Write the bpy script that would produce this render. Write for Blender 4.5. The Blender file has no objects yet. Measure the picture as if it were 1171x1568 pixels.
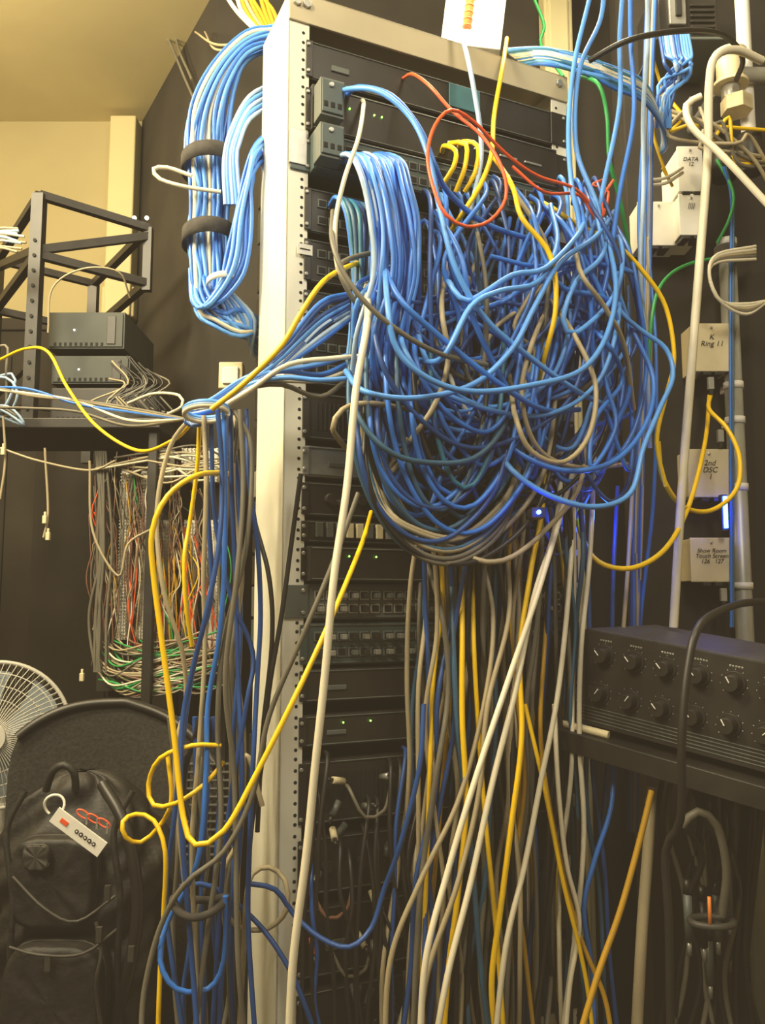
import bpy, bmesh, math, random
from mathutils import Vector, Matrix
random.seed(11)
scene = bpy.context.scene
vs = scene.view_settings
vs.view_transform = 'Standard'
vs.look = 'None'
vs.exposure = 0.22
# overall tone: soft, slightly warm blacks like an old phone camera
vs.use_curve_mapping = True
for ci, v in ((0, .025), (1, .0185), (2, .0105)):
    vs.curve_mapping.curves[ci].points[0].location = (0.0, v)
vs.curve_mapping.update()

# ---------------------------------------------------------------- camera
F = 1300.0; CAMZ = 1.30; PITCH = math.atan(140/1300)
cp, sp = math.cos(PITCH), math.sin(PITCH)
CAM = Vector((0, 0, CAMZ)); FW = Vector((0, cp, sp)); UP = Vector((0, -sp, cp)); RT = Vector((1, 0, 0))
cd = bpy.data.cameras.new('camera'); cam = bpy.data.objects.new('camera', cd)
scene.collection.objects.link(cam); scene.camera = cam
cd.sensor_fit = 'VERTICAL'; cd.sensor_height = 36; cd.lens = 36*F/1600; cd.clip_start = 0.02
cam.matrix_world = Matrix.Translation(CAM) @ Matrix((RT, UP, -FW)).transposed().to_4x4()

def ray(px, py): return FW + RT*((px-597.5)/F) + UP*(-(py-800)/F)
def P(px, py, y):              # image pixel unprojected to distance y in front of camera
    d = ray(px, py); return CAM + d*(y/d.y)
# rack frame
RO = Vector((-0.126, 1.20, 0)); U = Vector((0.909, 0.416, 0)).normalized(); BK = Vector((-U.y, U.x, 0))
RM = Matrix.Translation(RO) @ Matrix((U, BK, Vector((0, 0, 1)))).transposed().to_4x4()
def R(px, py, off=0.0):        # point on a plane 'off' metres in front of rack face
    d = ray(px, py); o = RO - BK*off
    return CAM + d*((o-CAM).dot(BK)/d.dot(BK))
def rz(py, px=480): return R(px, py).z

# ---------------------------------------------------------------- materials
M = {}
def mat(name, col, rough=0.5, metal=0.0, var=0.15, scale=30, bump=0.0, emit=None, es=0, spec=0.5, coat=0.0):
    m = bpy.data.materials.new(name); m.use_nodes = True; nt = m.node_tree; n = nt.nodes; l = nt.links
    b = n['Principled BSDF']; b.inputs['Roughness'].default_value = rough; b.inputs['Metallic'].default_value = metal
    b.inputs['Specular IOR Level'].default_value = spec; b.inputs['Coat Weight'].default_value = coat
    tc = n.new('ShaderNodeTexCoord')
    t = n.new('ShaderNodeTexNoise'); t.inputs['Scale'].default_value = scale; t.inputs['Detail'].default_value = 4
    l.new(tc.outputs['Object'], t.inputs['Vector'])
    r = n.new('ShaderNodeValToRGB'); c = Vector(col)
    a = c*(1-var); z = c*(1+var)
    r.color_ramp.elements[0].position = 0.3; r.color_ramp.elements[1].position = 0.7
    r.color_ramp.elements[0].color = (*a, 1); r.color_ramp.elements[1].color = (*[min(1, v) for v in z], 1)
    l.new(t.outputs['Fac'], r.inputs[0]); l.new(r.outputs[0], b.inputs['Base Color'])
    if bump:
        bn = n.new('ShaderNodeBump'); bn.inputs['Strength'].default_value = bump; bn.inputs['Distance'].default_value = 0.004
        l.new(t.outputs['Fac'], bn.inputs['Height']); l.new(bn.outputs[0], b.inputs['Normal'])
    if emit:
        b.inputs['Emission Color'].default_value = (*emit, 1); b.inputs['Emission Strength'].default_value = es
    M[name] = m; return m
mat('wall_paint', (0.38, 0.32, 0.165), 0.8, scale=3, var=0.06)
mat('trim_paint', (0.52, 0.45, 0.24), 0.6, scale=3, var=0.05)
mat('ceiling_paint', (0.60, 0.52, 0.29), 0.9, scale=4, var=0.05)
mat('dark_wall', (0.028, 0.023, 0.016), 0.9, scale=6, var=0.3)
mat('dark_board', (0.022, 0.018, 0.013), 0.85, scale=8, var=0.3)
mat('floor_mat', (0.05, 0.042, 0.034), 0.9, scale=20, var=0.3)
mat('cream_metal', (0.80, 0.77, 0.64), 0.38, scale=6, var=0.05)
mat('bar_metal', (0.50, 0.43, 0.28), 0.4, scale=6, var=0.1)
mat('black_metal', (0.022, 0.019, 0.015), 0.45, scale=30, var=0.3)
mat('black_gear', (0.022, 0.019, 0.015), 0.4, scale=30, var=0.2)
mat('grey_gear', (0.10, 0.112, 0.10), 0.4, scale=20, var=0.1)
mat('teal_gear', (0.050, 0.074, 0.070), 0.4, scale=20, var=0.1)
mat('silver', (0.42, 0.41, 0.37), 0.35, metal=0.6, scale=40, var=0.15)
mat('hole', (0.006, 0.006, 0.006), 0.8)
mat('teal_label', (0.04, 0.15, 0.18), 0.6)
mat('white_label', (0.72, 0.70, 0.62), 0.6, scale=40, var=0.06)
mat('ivory_plastic', (0.74, 0.63, 0.38), 0.5, scale=20, var=0.06)
mat('white_plastic', (0.84, 0.80, 0.70), 0.45, scale=20, var=0.04)
mat('ink', (0.03, 0.025, 0.02), 0.8)
mat('led_green', (0.1, 0.8, 0.1), 0.4, emit=(0.3, 1, 0.1), es=4)
mat('led_white', (0.8, 0.8, 0.8), 0.4, emit=(1, 0.95, 0.85), es=8)
mat('led_blue', (0.0, 0.1, 1), 0.4, emit=(0.02, 0.08, 1), es=40)
mat('lamp_diffuser', (0.9, 0.9, 0.85), 0.4, emit=(1, 0.92, 0.72), es=2.2)
mat('orange', (0.80, 0.24, 0.04), 0.5)
mat('c_blue', (0.034, 0.18, 0.66), 0.38, scale=15, var=0.15)
mat('c_lblue', (0.10, 0.33, 0.84), 0.36, scale=15, var=0.12)
mat('c_dblue', (0.018, 0.075, 0.29), 0.42, scale=15, var=0.15)
mat('c_steel', (0.035, 0.105, 0.19), 0.45, scale=15, var=0.2)
mat('c_pale', (0.38, 0.52, 0.70), 0.38, scale=15, var=0.15)
mat('c_teal', (0.024, 0.16, 0.26), 0.45, scale=15, var=0.15)
mat('c_white', (0.76, 0.69, 0.51), 0.4, scale=15, var=0.08)
mat('c_tan', (0.40, 0.33, 0.20), 0.46, scale=15, var=0.12)
mat('c_grey', (0.15, 0.135, 0.10), 0.5, scale=15, var=0.15)
mat('c_yellow', (0.95, 0.60, 0.004), 0.42, scale=15, var=0.05)
mat('c_ochre', (0.52, 0.29, 0.01), 0.5, scale=15, var=0.1)
mat('c_red', (0.85, 0.11, 0.025), 0.42, scale=15, var=0.1)
mat('c_green', (0.02, 0.32, 0.07), 0.45, scale=15, var=0.1)
mat('c_black', (0.016, 0.014, 0.012), 0.45, scale=15, var=0.2)
mat('c_brown', (0.20, 0.095, 0.06), 0.5, scale=15, var=0.2)
mat('fabric_black', (0.022, 0.019, 0.015), 0.85, scale=160, var=0.45, bump=0.4)
mat('bag_nylon', (0.016, 0.014, 0.012), 0.6, scale=60, var=0.3, bump=0.5)
mat('bag_grey', (0.045, 0.040, 0.033), 0.6, scale=40, var=0.2)
mat('mesh_plastic', (0.06, 0.055, 0.045), 0.5, scale=60, var=0.2)
mat('fan_plastic', (0.62, 0.59, 0.50), 0.4, scale=20, var=0.05)
mat('fan_blade', (0.30, 0.34, 0.36), 0.3, scale=8, var=0.05)
mat('velcro', (0.045, 0.040, 0.035), 0.9, scale=60, var=0.3, bump=0.3)
mat('conduit_metal', (0.40, 0.39, 0.32), 0.4, metal=0.3, scale=12, var=0.15)

# ---------------------------------------------------------------- mesh builder
class MB:
    def __init__(s, name, mtx=None):
        s.name = name; s.m = mtx or Matrix.Identity(4); s.bm = bmesh.new(); s.mats = []
    def mi(s, k):
        if k not in s.mats: s.mats.append(k)
        return s.mats.index(k)
    def _tag(s, vs, k, smooth=False):
        i = s.mi(k)
        for f in {f for v in vs for f in v.link_faces}: f.material_index = i; f.smooth = smooth
    def box(s, lo, hi, k, rot=None):
        lo = Vector(lo); hi = Vector(hi); c = (lo+hi)/2; d = hi-lo
        T = Matrix.Translation(c) @ (rot.to_4x4() if rot else Matrix.Identity(4)) @ Matrix.Diagonal((*[max(abs(x), 1e-4) for x in d], 1))
        r = bmesh.ops.create_cube(s.bm, size=1, matrix=T); s._tag(r['verts'], k)
    def cyl(s, a, b, r, k, seg=16, r2=None, caps=True):
        a = Vector(a); b = Vector(b); d = b-a
        T = Matrix.Translation((a+b)/2) @ d.to_track_quat('Z', 'Y').to_matrix().to_4x4()
        q = bmesh.ops.create_cone(s.bm, cap_ends=caps, segments=seg, radius1=r, radius2=r if r2 is None else r2, depth=d.length, matrix=T)
        i = s.mi(k)
        for f in {f for v in q['verts'] for f in v.link_faces}: f.material_index = i; f.smooth = len(f.verts) == 4
    def ball(s, c, r, k, sc=(1, 1, 1), seg=16):
        T = Matrix.Translation(Vector(c)) @ Matrix.Diagonal((*sc, 1))
        q = bmesh.ops.create_uvsphere(s.bm, u_segments=seg, v_segments=max(6, seg//2), radius=r, matrix=T); s._tag(q['verts'], k, True)
    def tube(s, pts, r, k, seg=8, closed=False):
        pts = [Vector(p) for p in pts]; n = len(pts); rings = []; i0 = s.mi(k)
        for i, p in enumerate(pts):
            a = pts[(i-1) % n] if closed or i > 0 else p; b = pts[(i+1) % n] if closed or i < n-1 else p
            q = (b-a).to_track_quat('Z', 'Y')
            rings.append([s.bm.verts.new(p + q @ Vector((r*math.cos(t*2*math.pi/seg), r*math.sin(t*2*math.pi/seg), 0))) for t in range(seg)])
        for i in range(n if closed else n-1):
            A = rings[i]; B = rings[(i+1) % n]
            for t in range(seg):
                f = s.bm.faces.new((A[t], A[(t+1) % seg], B[(t+1) % seg], B[t])); f.material_index = i0; f.smooth = True
    def grid(s, fn, nu, nv, k, closed_u=False, smooth=True):
        i0 = s.mi(k); g = [[s.bm.verts.new(fn(i/(nu if closed_u else nu-1), j/(nv-1))) for i in range(nu)] for j in range(nv)]
        for j in range(nv-1):
            for i in range(nu if closed_u else nu-1):
                f = s.bm.faces.new((g[j][i], g[j][(i+1) % nu], g[j+1][(i+1) % nu], g[j+1][i])); f.material_index = i0; f.smooth = smooth
        return g
    def done(s, bevel=0.0, solid=0.0):
        me = bpy.data.meshes.new(s.name); bmesh.ops.recalc_face_normals(s.bm, faces=s.bm.faces[:]); s.bm.to_mesh(me); s.bm.free()
        for k in s.mats: me.materials.append(M[k])
        o = bpy.data.objects.new(s.name, me); scene.collection.objects.link(o); o.matrix_world = s.m
        if solid: q = o.modifiers.new('solid', 'SOLIDIFY'); q.thickness = solid
        if bevel:
            q = o.modifiers.new('bev', 'BEVEL'); q.width = bevel; q.segments = 2; q.limit_method = 'ANGLE'; q.angle_limit = 0.8
        return o

def smooth(pts, step=0.012):
    pts = [Vector(p) for p in pts]; n = len(pts); out = []
    ext = [pts[0]*2-pts[1]] + pts + [pts[-1]*2-pts[-2]]
    for i in range(n-1):
        a, b, c, d = ext[i:i+4]; k = max(2, min(24, int((c-b).length/step)))
        for j in range(k):
            t = j/k
            out.append(0.5*((2*b)+(c-a)*t+(2*a-5*b+4*c-d)*t*t+(3*b-a-3*c+d)*t**3))
    out.append(pts[-1])
    return out

def cables(name, lst):
    cu = bpy.data.curves.new(name, 'CURVE'); cu.dimensions = '3D'; cu.bevel_depth = 0.001; cu.bevel_resolution = 2; cu.use_fill_caps = True
    idx = {}
    for col, r, pts in lst:
        if col not in idx: idx[col] = len(cu.materials); cu.materials.append(M['c_'+col])
        sp_ = smooth(pts); s = cu.splines.new('POLY'); s.points.add(len(sp_)-1)
        for q, p in zip(s.points, sp_): q.co = (*p, 1); q.radius = r/0.001
        s.material_index = idx[col]; s.use_smooth = True
    o = bpy.data.objects.new(name, cu); scene.collection.objects.link(o); return o
def RR(l): return [R(*p) for p in l]
def PP(l): return [P(*p) for p in l]
CR = 0.0036
ru = random.uniform

# ---------------------------------------------------------------- room
CEIL = 2.88
def wall(name, a, b, z0, z1, k, th=0.06):
    a = Vector((*a, 0)); b = Vector((*b, 0)); d = (b-a); L = d.length; d.normalize(); n = Vector((-d.y, d.x, 0))
    m = Matrix.Translation(a) @ Matrix((d, n, Vector((0, 0, 1)))).transposed().to_4x4()
    w = MB(name, m); w.box((0, 0, z0), (L, th, z1), k); return w.done()
c0 = P(222, 190, 2.6)
wall('wall_back', (-2.6, 2.60), (c0.x, 2.60), 0, CEIL, 'wall_paint')
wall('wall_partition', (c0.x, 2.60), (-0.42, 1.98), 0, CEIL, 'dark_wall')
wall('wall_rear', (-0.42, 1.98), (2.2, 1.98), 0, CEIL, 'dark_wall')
wall('wall_left', (-2.6, -1.5), (-2.6, 2.6), 0, CEIL, 'wall_paint')
wall('wall_right', (2.2, 1.98), (2.2, -1.5), 0, CEIL, 'wall_paint')
f = MB('floor'); f.box((-2.7, -1.6, -0.05), (2.3, 2.7, 0), 'floor_mat'); f.done()
f = MB('ceiling'); f.box((-2.7, -1.6, CEIL), (2.3, 2.7, CEIL+0.05), 'ceiling_paint'); f.done()
zw = P(100, 505, 2.55).z
t = MB('dark_lower_panel')  # added dark panel, put in to darken the lower back wall
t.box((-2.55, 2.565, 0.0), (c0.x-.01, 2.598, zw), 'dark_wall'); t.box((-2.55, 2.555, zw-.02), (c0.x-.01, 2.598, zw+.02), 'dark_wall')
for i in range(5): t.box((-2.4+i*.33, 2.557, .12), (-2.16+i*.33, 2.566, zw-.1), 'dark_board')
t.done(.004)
t = MB('trim_1'); a = P(176, 300, 2.58); b = P(216, 300, 2.58)
t.box((a.x, 2.53, zw+.02), (b.x, 2.60, CEIL-.02), 'trim_paint'); t.box((a.x-.012, 2.545, zw+.02), (b.x+.008, 2.60, zw+.12), 'trim_paint'); t.done(0.005)
t = MB('trim_2'); a = P(848, 50, 1.93); b = P(892, 50, 1.93)
t.box((a.x, 1.91, 0), (b.x, 1.98, CEIL), 'trim_paint'); t.box((a.x+.01, 1.905, 0.1), (b.x-.01, 1.915, CEIL-.1), 'trim_paint'); t.done(0.005)
bd = MB('plywood_backboard'); a = P(985, 500, 1.76)
bd.box((a.x, 1.76, 0.3), (1.6, 1.79, 2.80), 'dark_board'); bd.box((a.x, 1.79, 0.0), (a.x+0.06, 1.85, 2.80), 'dark_board'); bd.box((1.5, 1.79, 0.0), (1.56, 1.85, 2.80), 'dark_board'); bd.done(0.003)

# ---------------------------------------------------------------- main rack
rk = MB('equipment_rack', RM); TOP = rz(-6)
W0 = 0.503
for s0, sg in ((-0.020, 1), (W0, -1)):
    xa = s0; xb = s0 + sg*0.034
    rk.box((min(xa, xb), 0, 0.02), (max(xa, xb), 0.003, TOP), 'cream_metal')
    rk.box((min(xa, xa+sg*0.003), 0.0, 0.02), (max(xa, xa+sg*0.003), 0.14, TOP), 'cream_metal')
    rk.box((min(xa, xb), 0.137, 0.02), (max(xa, xb), 0.14, TOP), 'cream_metal')
    z = 0.1; i = 0
    while z < TOP-0.05:
        xh = xa + sg*0.024
        rk.cyl((xh, -0.0006, z), (xh, 0.001, z), 0.0028, 'hole', 8)
        z += (0.0127, 0.0159, 0.0159)[i % 3]; i += 1
    rk.box((min(xa, xb)-0.01, -0.15, 0.0), (max(xa, xb)+0.01, 0.30, 0.02), 'cream_metal')
    pz = rz(235); rk.box((min(xa, xb)+0.002, -0.006, pz-0.028), (max(xa, xb)-0.004, -0.001, pz+0.028), 'silver')
rk.box((-0.02, -0.004, TOP-0.048), (W0, 0.0, TOP), 'bar_metal')
rk.box((-0.02, -0.004, TOP-0.003), (W0, 0.14, TOP), 'bar_metal')
for x in (-0.008, 0.008, W0-0.02): rk.cyl((x, -0.009, TOP-0.018), (x, -0.004, TOP-0.018), 0.007, 'silver', 6)
rack = rk.done(0.0008)

def unit(name, y0, y1, k='black_gear', depth=0.28, front=0.0, style='', s1=W0-0.034, s0=0.015):
    z1 = rz(y0); z0 = rz(y1); b = MB(name, RM)
    b.box((s0, -front, z0), (s1, depth, z1), k)
    b.box((-0.016 if 'fullear' in style else .008, -0.004, z0+0.002), (s0+0.004, -0.0008, z1-0.002), k)
    b.box((s1-0.004, -0.004, z0+0.002), (W0-0.004, -0.0008, z1-0.002), k)
    for x in (0.011, W0-0.012):
        for zz in (z0+0.010, z1-0.010): b.cyl((x, -0.007, zz), (x, -0.004, zz), 0.003, 'silver', 8)
    b.box((s0+0.003, -front-0.002, z0+0.002), (s1-0.003, -front, z0+0.004), 'grey_gear')
    b.box((s0+0.003, -front-0.002, z1-0.004), (s1-0.003, -front, z1-0.002), 'grey_gear')
    h = z1-z0; fy = -front-0.003
    if 'label' in style: b.box((0.05, fy, z0+h*0.35), (0.08, -front, z0+h*0.5), 'grey_gear')
    if 'tealsticker' in style: b.box((0.26, fy, z0+h*0.3), (0.32, -front, z0+h*0.95), 'teal_label')
    if 'vents' in style:
        for i in range(60): b.box((0.03+i*0.007, fy+0.0012, z0+h*0.2), (0.033+i*0.007, -front, z0+h*0.8), 'hole')
    if 'ports' in style:
        rows = 2 if 'ports2' in style else 1
        for r_ in range(rows):
            zc = z0 + h*((0.3, 0.68)[r_] if rows == 2 else 0.45)
            for i in range(24):
                x = 0.03+i*0.0178+(i//6)*0.003; hh = min(0.011, h*0.34)
                b.box((x-0.001, fy+0.0005, zc-hh*0.65), (x+0.0145, -front, zc+hh*0.65), 'silver' if 'lit' in style else 'grey_gear')
                b.box((x+0.001, fy-0.0003, zc-hh*0.45), (x+0.0125, -front, zc+hh*0.45), 'hole')
                if 'plug' in style and random.random() < .75: b.box((x+.003, fy-.012, zc-hh*.4), (x+.011, fy, zc+hh*.3), random.choice(['silver', 'black_metal', 'grey_gear']))
    if 'leds' in style:
        for i, x in enumerate((0.022, 0.026, 0.075, 0.117, 0.13)): b.box((x, fy, z0+h*0.62), (x+0.0025, -front, z0+h*0.62+0.003), 'led_green')
    if 'fewled' in style:
        for x in (0.075, 0.118): b.ball((x, fy, z0+h*0.72), 0.0014, 'led_green', seg=8)
    if 'knobs' in style:
        for i in range(5): b.cyl((0.05+i*0.05, fy-0.012, z0+h*0.5), (0.05+i*0.05, fy, z0+h*0.5), 0.008, 'black_metal', 16)
    if 'slots' in style:
        for i in range(26): b.box((0.03+i*0.016, fy-0.004, z0+h*0.25), (0.041+i*0.016, -front, z0+h*0.9), random.choice(['silver', 'ivory_plastic', 'silver', 'grey_gear']))
    if 'text' in style:
        for i in range(4): b.box((0.25+i*0.05, fy, z0+h*0.45), (0.285+i*0.05, -front, z0+h*0.50), 'silver')
    return b.done(0.0012)
unit('network_router', 62, 122, style='labeltealsticker')
unit('network_switch', 136, 206, 'black_gear', style='leds text', front=0.012)
unit('network_switch', 214, 272, 'teal_gear', style='ports2 leds fullear', front=0.02)
unit('patch_panel', 292, 362, 'black_gear', style='ports2')
unit('patch_panel', 372, 440, 'black_gear', style='ports2')
unit('network_switch', 452, 500, 'black_gear', style='ports')
unit('patch_panel', 512, 600, 'black_gear', style='ports2')
unit('blank_vent_panel', 612, 686, 'black_gear', style='vents')
unit('audio_processor', 696, 744, 'silver', style='label')
unit('audio_amplifier', 752, 806, 'black_gear', style='knobs label')
unit('terminal_block_panel', 812, 848, 'black_gear', style='slots')
unit('power_conditioner', 854, 908, 'black_gear', style='fewled', front=0.02)
unit('patch_bay', 912, 968, 'grey_gear', style='ports2 plug fullear lit')
unit('patch_bay', 974, 1040, 'teal_gear', style='ports2 plug')
unit('video_scaler', 1046, 1098, 'black_gear', style='label')
unit('media_player', 1118, 1168, 'black_gear', style='label fewled', depth=0.22)
unit('power_amplifier', 1190, 1290, 'black_gear', style='vents')
unit('power_amplifier', 1310, 1400, 'black_gear', style='knobs')
unit('power_amplifier', 1420, 1530, 'black_gear', style='vents label')
unit('battery_backup_unit', 1550, 1680, 'black_gear', style='label')
lb = MB('rack_label_sticker', RM); z = rz(392, 475); lb.box((-0.004, -0.0062, z-0.008), (0.020, -0.0050, z+0.008), 'white_label'); lb.box((0.0, -0.0068, z-0.001), (0.016, -0.0060, z+0.001), 'ink'); lb.done()
for (y0, y1) in ((148, 205), (216, 268)):
    b = MB('media_converter', RM); z1 = rz(y0); z0 = rz(y1)
    b.box((0.014, -0.052, z0), (0.052, -0.0225, z1), 'grey_gear'); b.box((0.016, -0.055, z0+0.004), (0.050, -0.052, z1-0.004), 'teal_gear')
    for q in (0.018, 0.029, 0.040): b.box((q, -0.056, z0+0.012), (q+0.007, -0.054, z0+0.021), 'hole')
    b.cyl((0.03, -0.058, z1-0.012), (0.03, -0.054, z1-0.012), 0.004, 'silver', 10)
    b.done(0.001)

# ---------------------------------------------------------------- blue loop bundle hanging from post side
L = []
Y = 1.36
for i in range(32):
    t = i/31; o = ru(-0.04, 0.04); w = t*70; e = ru(-7, 7)
    col = random.choice(['lblue', 'lblue', 'pale', 'blue', 'lblue', 'white', 'blue'])
    L.append((col, CR, [P(430, 40+w*0.5, Y+o), P(385, 50+w*0.6+e, Y+o), P(335+w*0.4+e, 95+w*0.6, Y+o), P(300+w*0.8+e, 160+w*0.3, Y+o), P(290+w*0.95, 230, Y+o*0.8),
              P(298+w*0.8+e, 300+ru(-6, 6), Y+o*0.8), P(294+w*0.85, 370, Y+o*0.7), P(300+w*0.75+e, 430, Y+o), P(306+w*0.55, 485-w*0.2+ru(-10, 14), Y+o),
              P(330+w*0.5, 505-w*0.25+e, Y+o-0.02), P(375, 500-w*0.2+ru(-8, 30), Y+o), P(420, 520+ru(-20, 20), Y)]))
for i in range(13):
    t = i/12; o = ru(-0.02, 0.02) - 0.055; w = t*36; e = ru(-5, 5)
    L.append((random.choice(['lblue', 'blue', 'lblue']), CR, [P(430, 200+w, Y), P(400, 225+w, Y+o), P(385+w*0.3+e, 270+w*0.5, Y+o), P(368+w*0.7, 340, Y+o), P(356+w+e, 400, Y+o), P(345+w*0.8, 440, Y+o),
              P(315+w*0.6, 478+e, Y+o), P(300+w*0.5, 470-w, Y+o+0.03), P(297+w, 420, Y+o+0.05)]))
for i in range(5):
    L.append((('pale', 'lblue')[i % 2], CR, [P(430, 130+i*8, Y-0.03), P(390, 150+i*9, Y-0.04), P(362+i*3, 200+i*6, Y-0.045), P(350+i*5, 250, Y-0.045), P(352+i*6, 320, Y-0.04)]))
L.append(('white', CR, [P(345, 300, Y-.04), P(290, 292, Y-.05), P(250, 280, Y-.05), P(240, 264, Y-.05), P(262, 262, Y-.05), P(300, 275, Y-.05)]))
for i in range(7): L.append((('pale', 'lblue')[i % 2], CR, [P(340+i*4, 460, Y-.03), P(362+i*6, 500, Y-.03), P(395, 530+i*4, Y-.0), P(440, 560, Y+.05)]))
cables('coiled_blue_cable_bundle', L)
for (cx, cy, rx, ry) in ((328, 258, 46, 0.058), (326, 372, 42, 0.055), (345, 440, 22, 0.03)):
    st = MB('velcro_strap'); c = P(cx, cy, Y - (0.0 if rx > 30 else 0.05)); hw = rx*1.36/F
    z_ = 0.013 if rx > 30 else 0.005
    def fn(u_, v_, c=c, hw=hw, ry=ry, z_=z_):
        a = u_*2*math.pi; return c + Vector((hw*math.cos(a), ry*math.sin(a), (v_-0.5)*2*z_ + 0.006*math.cos(a)))
    st.grid(fn, 36, 3, 'velcro' if rx > 30 else 'white_plastic', closed_u=True); st.done(solid=0.003)

# ---------------------------------------------------------------- central cable mass
def pick(ws):
    return random.choices([a for a, _ in ws], [b for _, b in ws])[0]
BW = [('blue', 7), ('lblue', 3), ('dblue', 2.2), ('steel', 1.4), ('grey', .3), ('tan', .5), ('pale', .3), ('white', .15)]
SHADE_W = [('steel', 5), ('dblue', 4.4), ('grey', 1.1), ('tan', .55), ('blue', 2.2), ('teal', 1.4), ('black', 1.4)]  # shade of the lower core put into darker cable colours
L = []
for i in range(26):
    q = i/25; x0 = 528+q*70; xm = 575+q*68 + ru(-5, 5); o = 0.10+ru(0, .05)
    pts = [(x0, 262, -.0), (x0+4, 246-ru(0, 6), .05), (x0+22+10*q, 246+q*8, .09), (xm-4, 285+10*q, o), (xm+8, 350, o+.02), (xm+8+ru(-8, 8), 430, o+.02),
           (xm-5+ru(-15, 12), 540, o), (xm+ru(-25, 20), 640, o-.05), (640+ru(-40, 60), 720+ru(-20, 60), o-.08), (740+ru(-30, 60), 800+ru(-60, 50), .01), (760+ru(-20, 60), 860, .01)]
    L.append((pick([('blue', 6), ('lblue', 4), ('pale', .6)]), CR, RR(pts)))
for i in range(18):
    q = i/17; x0 = 515+q*60
    o = 0.05+ru(0, .05)
    pts = [(x0, 322+q*12, 0.0), (x0+10, 308+q*16, .05), (x0+25, 330+q*14, o), (550+q*40, 400, o), (552+q*40+ru(-6, 6), 500, o), (556+q*44, 600, o),
           (580+q*50, 680+ru(-20, 20), o), (640+q*50, 745+ru(-25, 40), o), (720+q*20, 770+ru(-30, 80), o-.02), (800, 740+ru(-60, 60), .06), (850+ru(-30, 40), 650+ru(-60, 60), .05)]
    L.append((pick([('steel', 4), ('teal', 3), ('blue', 1), ('dblue', 3)]), CR, RR(pts)))
cables('blue_patch_cable_bundle', L)
L = []
for i in range(34):
    x0 = ru(650, 930); y0 = 285+(x0-650)*0.06+ru(-10, 90); o = 0.06+ru(0, .09)
    x1 = x0+ru(-50, 70); x2 = x1+ru(-60, 60); x3 = min(985, max(620, x2+ru(-110, 40)))
    side = random.choice([-1, -1, 1])
    yb = ru(600, 840) - max(0, (x3-860))*0.6
    pts = [(x0, y0, 0.0), (x0+4, y0-14, .05), (x0+14, y0+10, o), (x1, y0+110, o+.02), (x2, y0+230+ru(-30, 30), o), (x3, yb-90, o), (x3+side*40, yb, o-.01), (x3+side*100, yb-40, o-.02),
           (x3+side*130+ru(-20, 20), yb-160, o-.03), (x3+side*110+ru(-30, 30), yb-260, o-.05)]
    pts = [(min(1005-ru(0, 30), max(570+ru(0, 40), p[0])), p[1], max(0, p[2])) for p in pts]
    L.append((pick(BW), CR, RR(pts)))
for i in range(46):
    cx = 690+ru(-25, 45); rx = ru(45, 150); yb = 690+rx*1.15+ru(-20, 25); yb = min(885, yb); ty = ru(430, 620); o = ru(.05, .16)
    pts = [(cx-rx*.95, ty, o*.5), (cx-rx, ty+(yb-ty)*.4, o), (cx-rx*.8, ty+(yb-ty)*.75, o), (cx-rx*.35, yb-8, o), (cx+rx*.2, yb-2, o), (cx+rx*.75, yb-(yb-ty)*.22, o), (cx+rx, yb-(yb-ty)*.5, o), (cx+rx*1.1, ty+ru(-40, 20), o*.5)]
    L.append((pick(SHADE_W), CR, RR(pts)))
for i in range(44):
    xl = ru(545, 720); yl = ru(380, 560); xr = ru(800, 990); yr = ru(330, 520)
    yb = ru(560, 800); xm = 0.5*(xl+xr)+ru(-30, 50)
    if yb < max(yl, yr)+80: yb += 100
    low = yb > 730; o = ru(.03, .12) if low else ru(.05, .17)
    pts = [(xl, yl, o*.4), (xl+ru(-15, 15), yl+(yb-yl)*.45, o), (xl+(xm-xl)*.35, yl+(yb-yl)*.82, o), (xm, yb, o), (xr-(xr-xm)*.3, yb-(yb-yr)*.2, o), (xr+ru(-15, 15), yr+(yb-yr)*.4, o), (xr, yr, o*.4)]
    L.append((pick(SHADE_W if low else BW), CR, RR(pts)))  # low loops take the darker colours in place of shade
for i in range(12):
    x = ru(620, 900); y = ru(400, 560); o = ru(.08, .18); pts = [(x, y, .02)]
    a = ru(0, 6.28)
    for j in range(7):
        a += ru(-.7, .7)
        if y < 400 and math.sin(a) < 0: a = -a
        if y > 700 and math.sin(a) > 0: a = -a
        if (x < 620 and math.cos(a) < 0) or (x > 940 and math.cos(a) > 0): a = math.pi-a
        x += 75*math.cos(a); y += 75*math.sin(a); pts.append((x, y, o+ru(-.02, .02)))
    L.append((pick(BW), CR, RR(pts)))
for i in range(6):
    yb = 855+ru(-30, 30); L.append((random.choice(['grey', 'steel', 'tan', 'steel']), CR, RR([(560+i*4, 700, .05), (590+i*3, 790, .13), (650, yb-10, .15), (720, yb, .15), (790, yb-60, .13), (810+i*4, 690, .08)])))
cables('tangled_network_cables', L)

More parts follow.
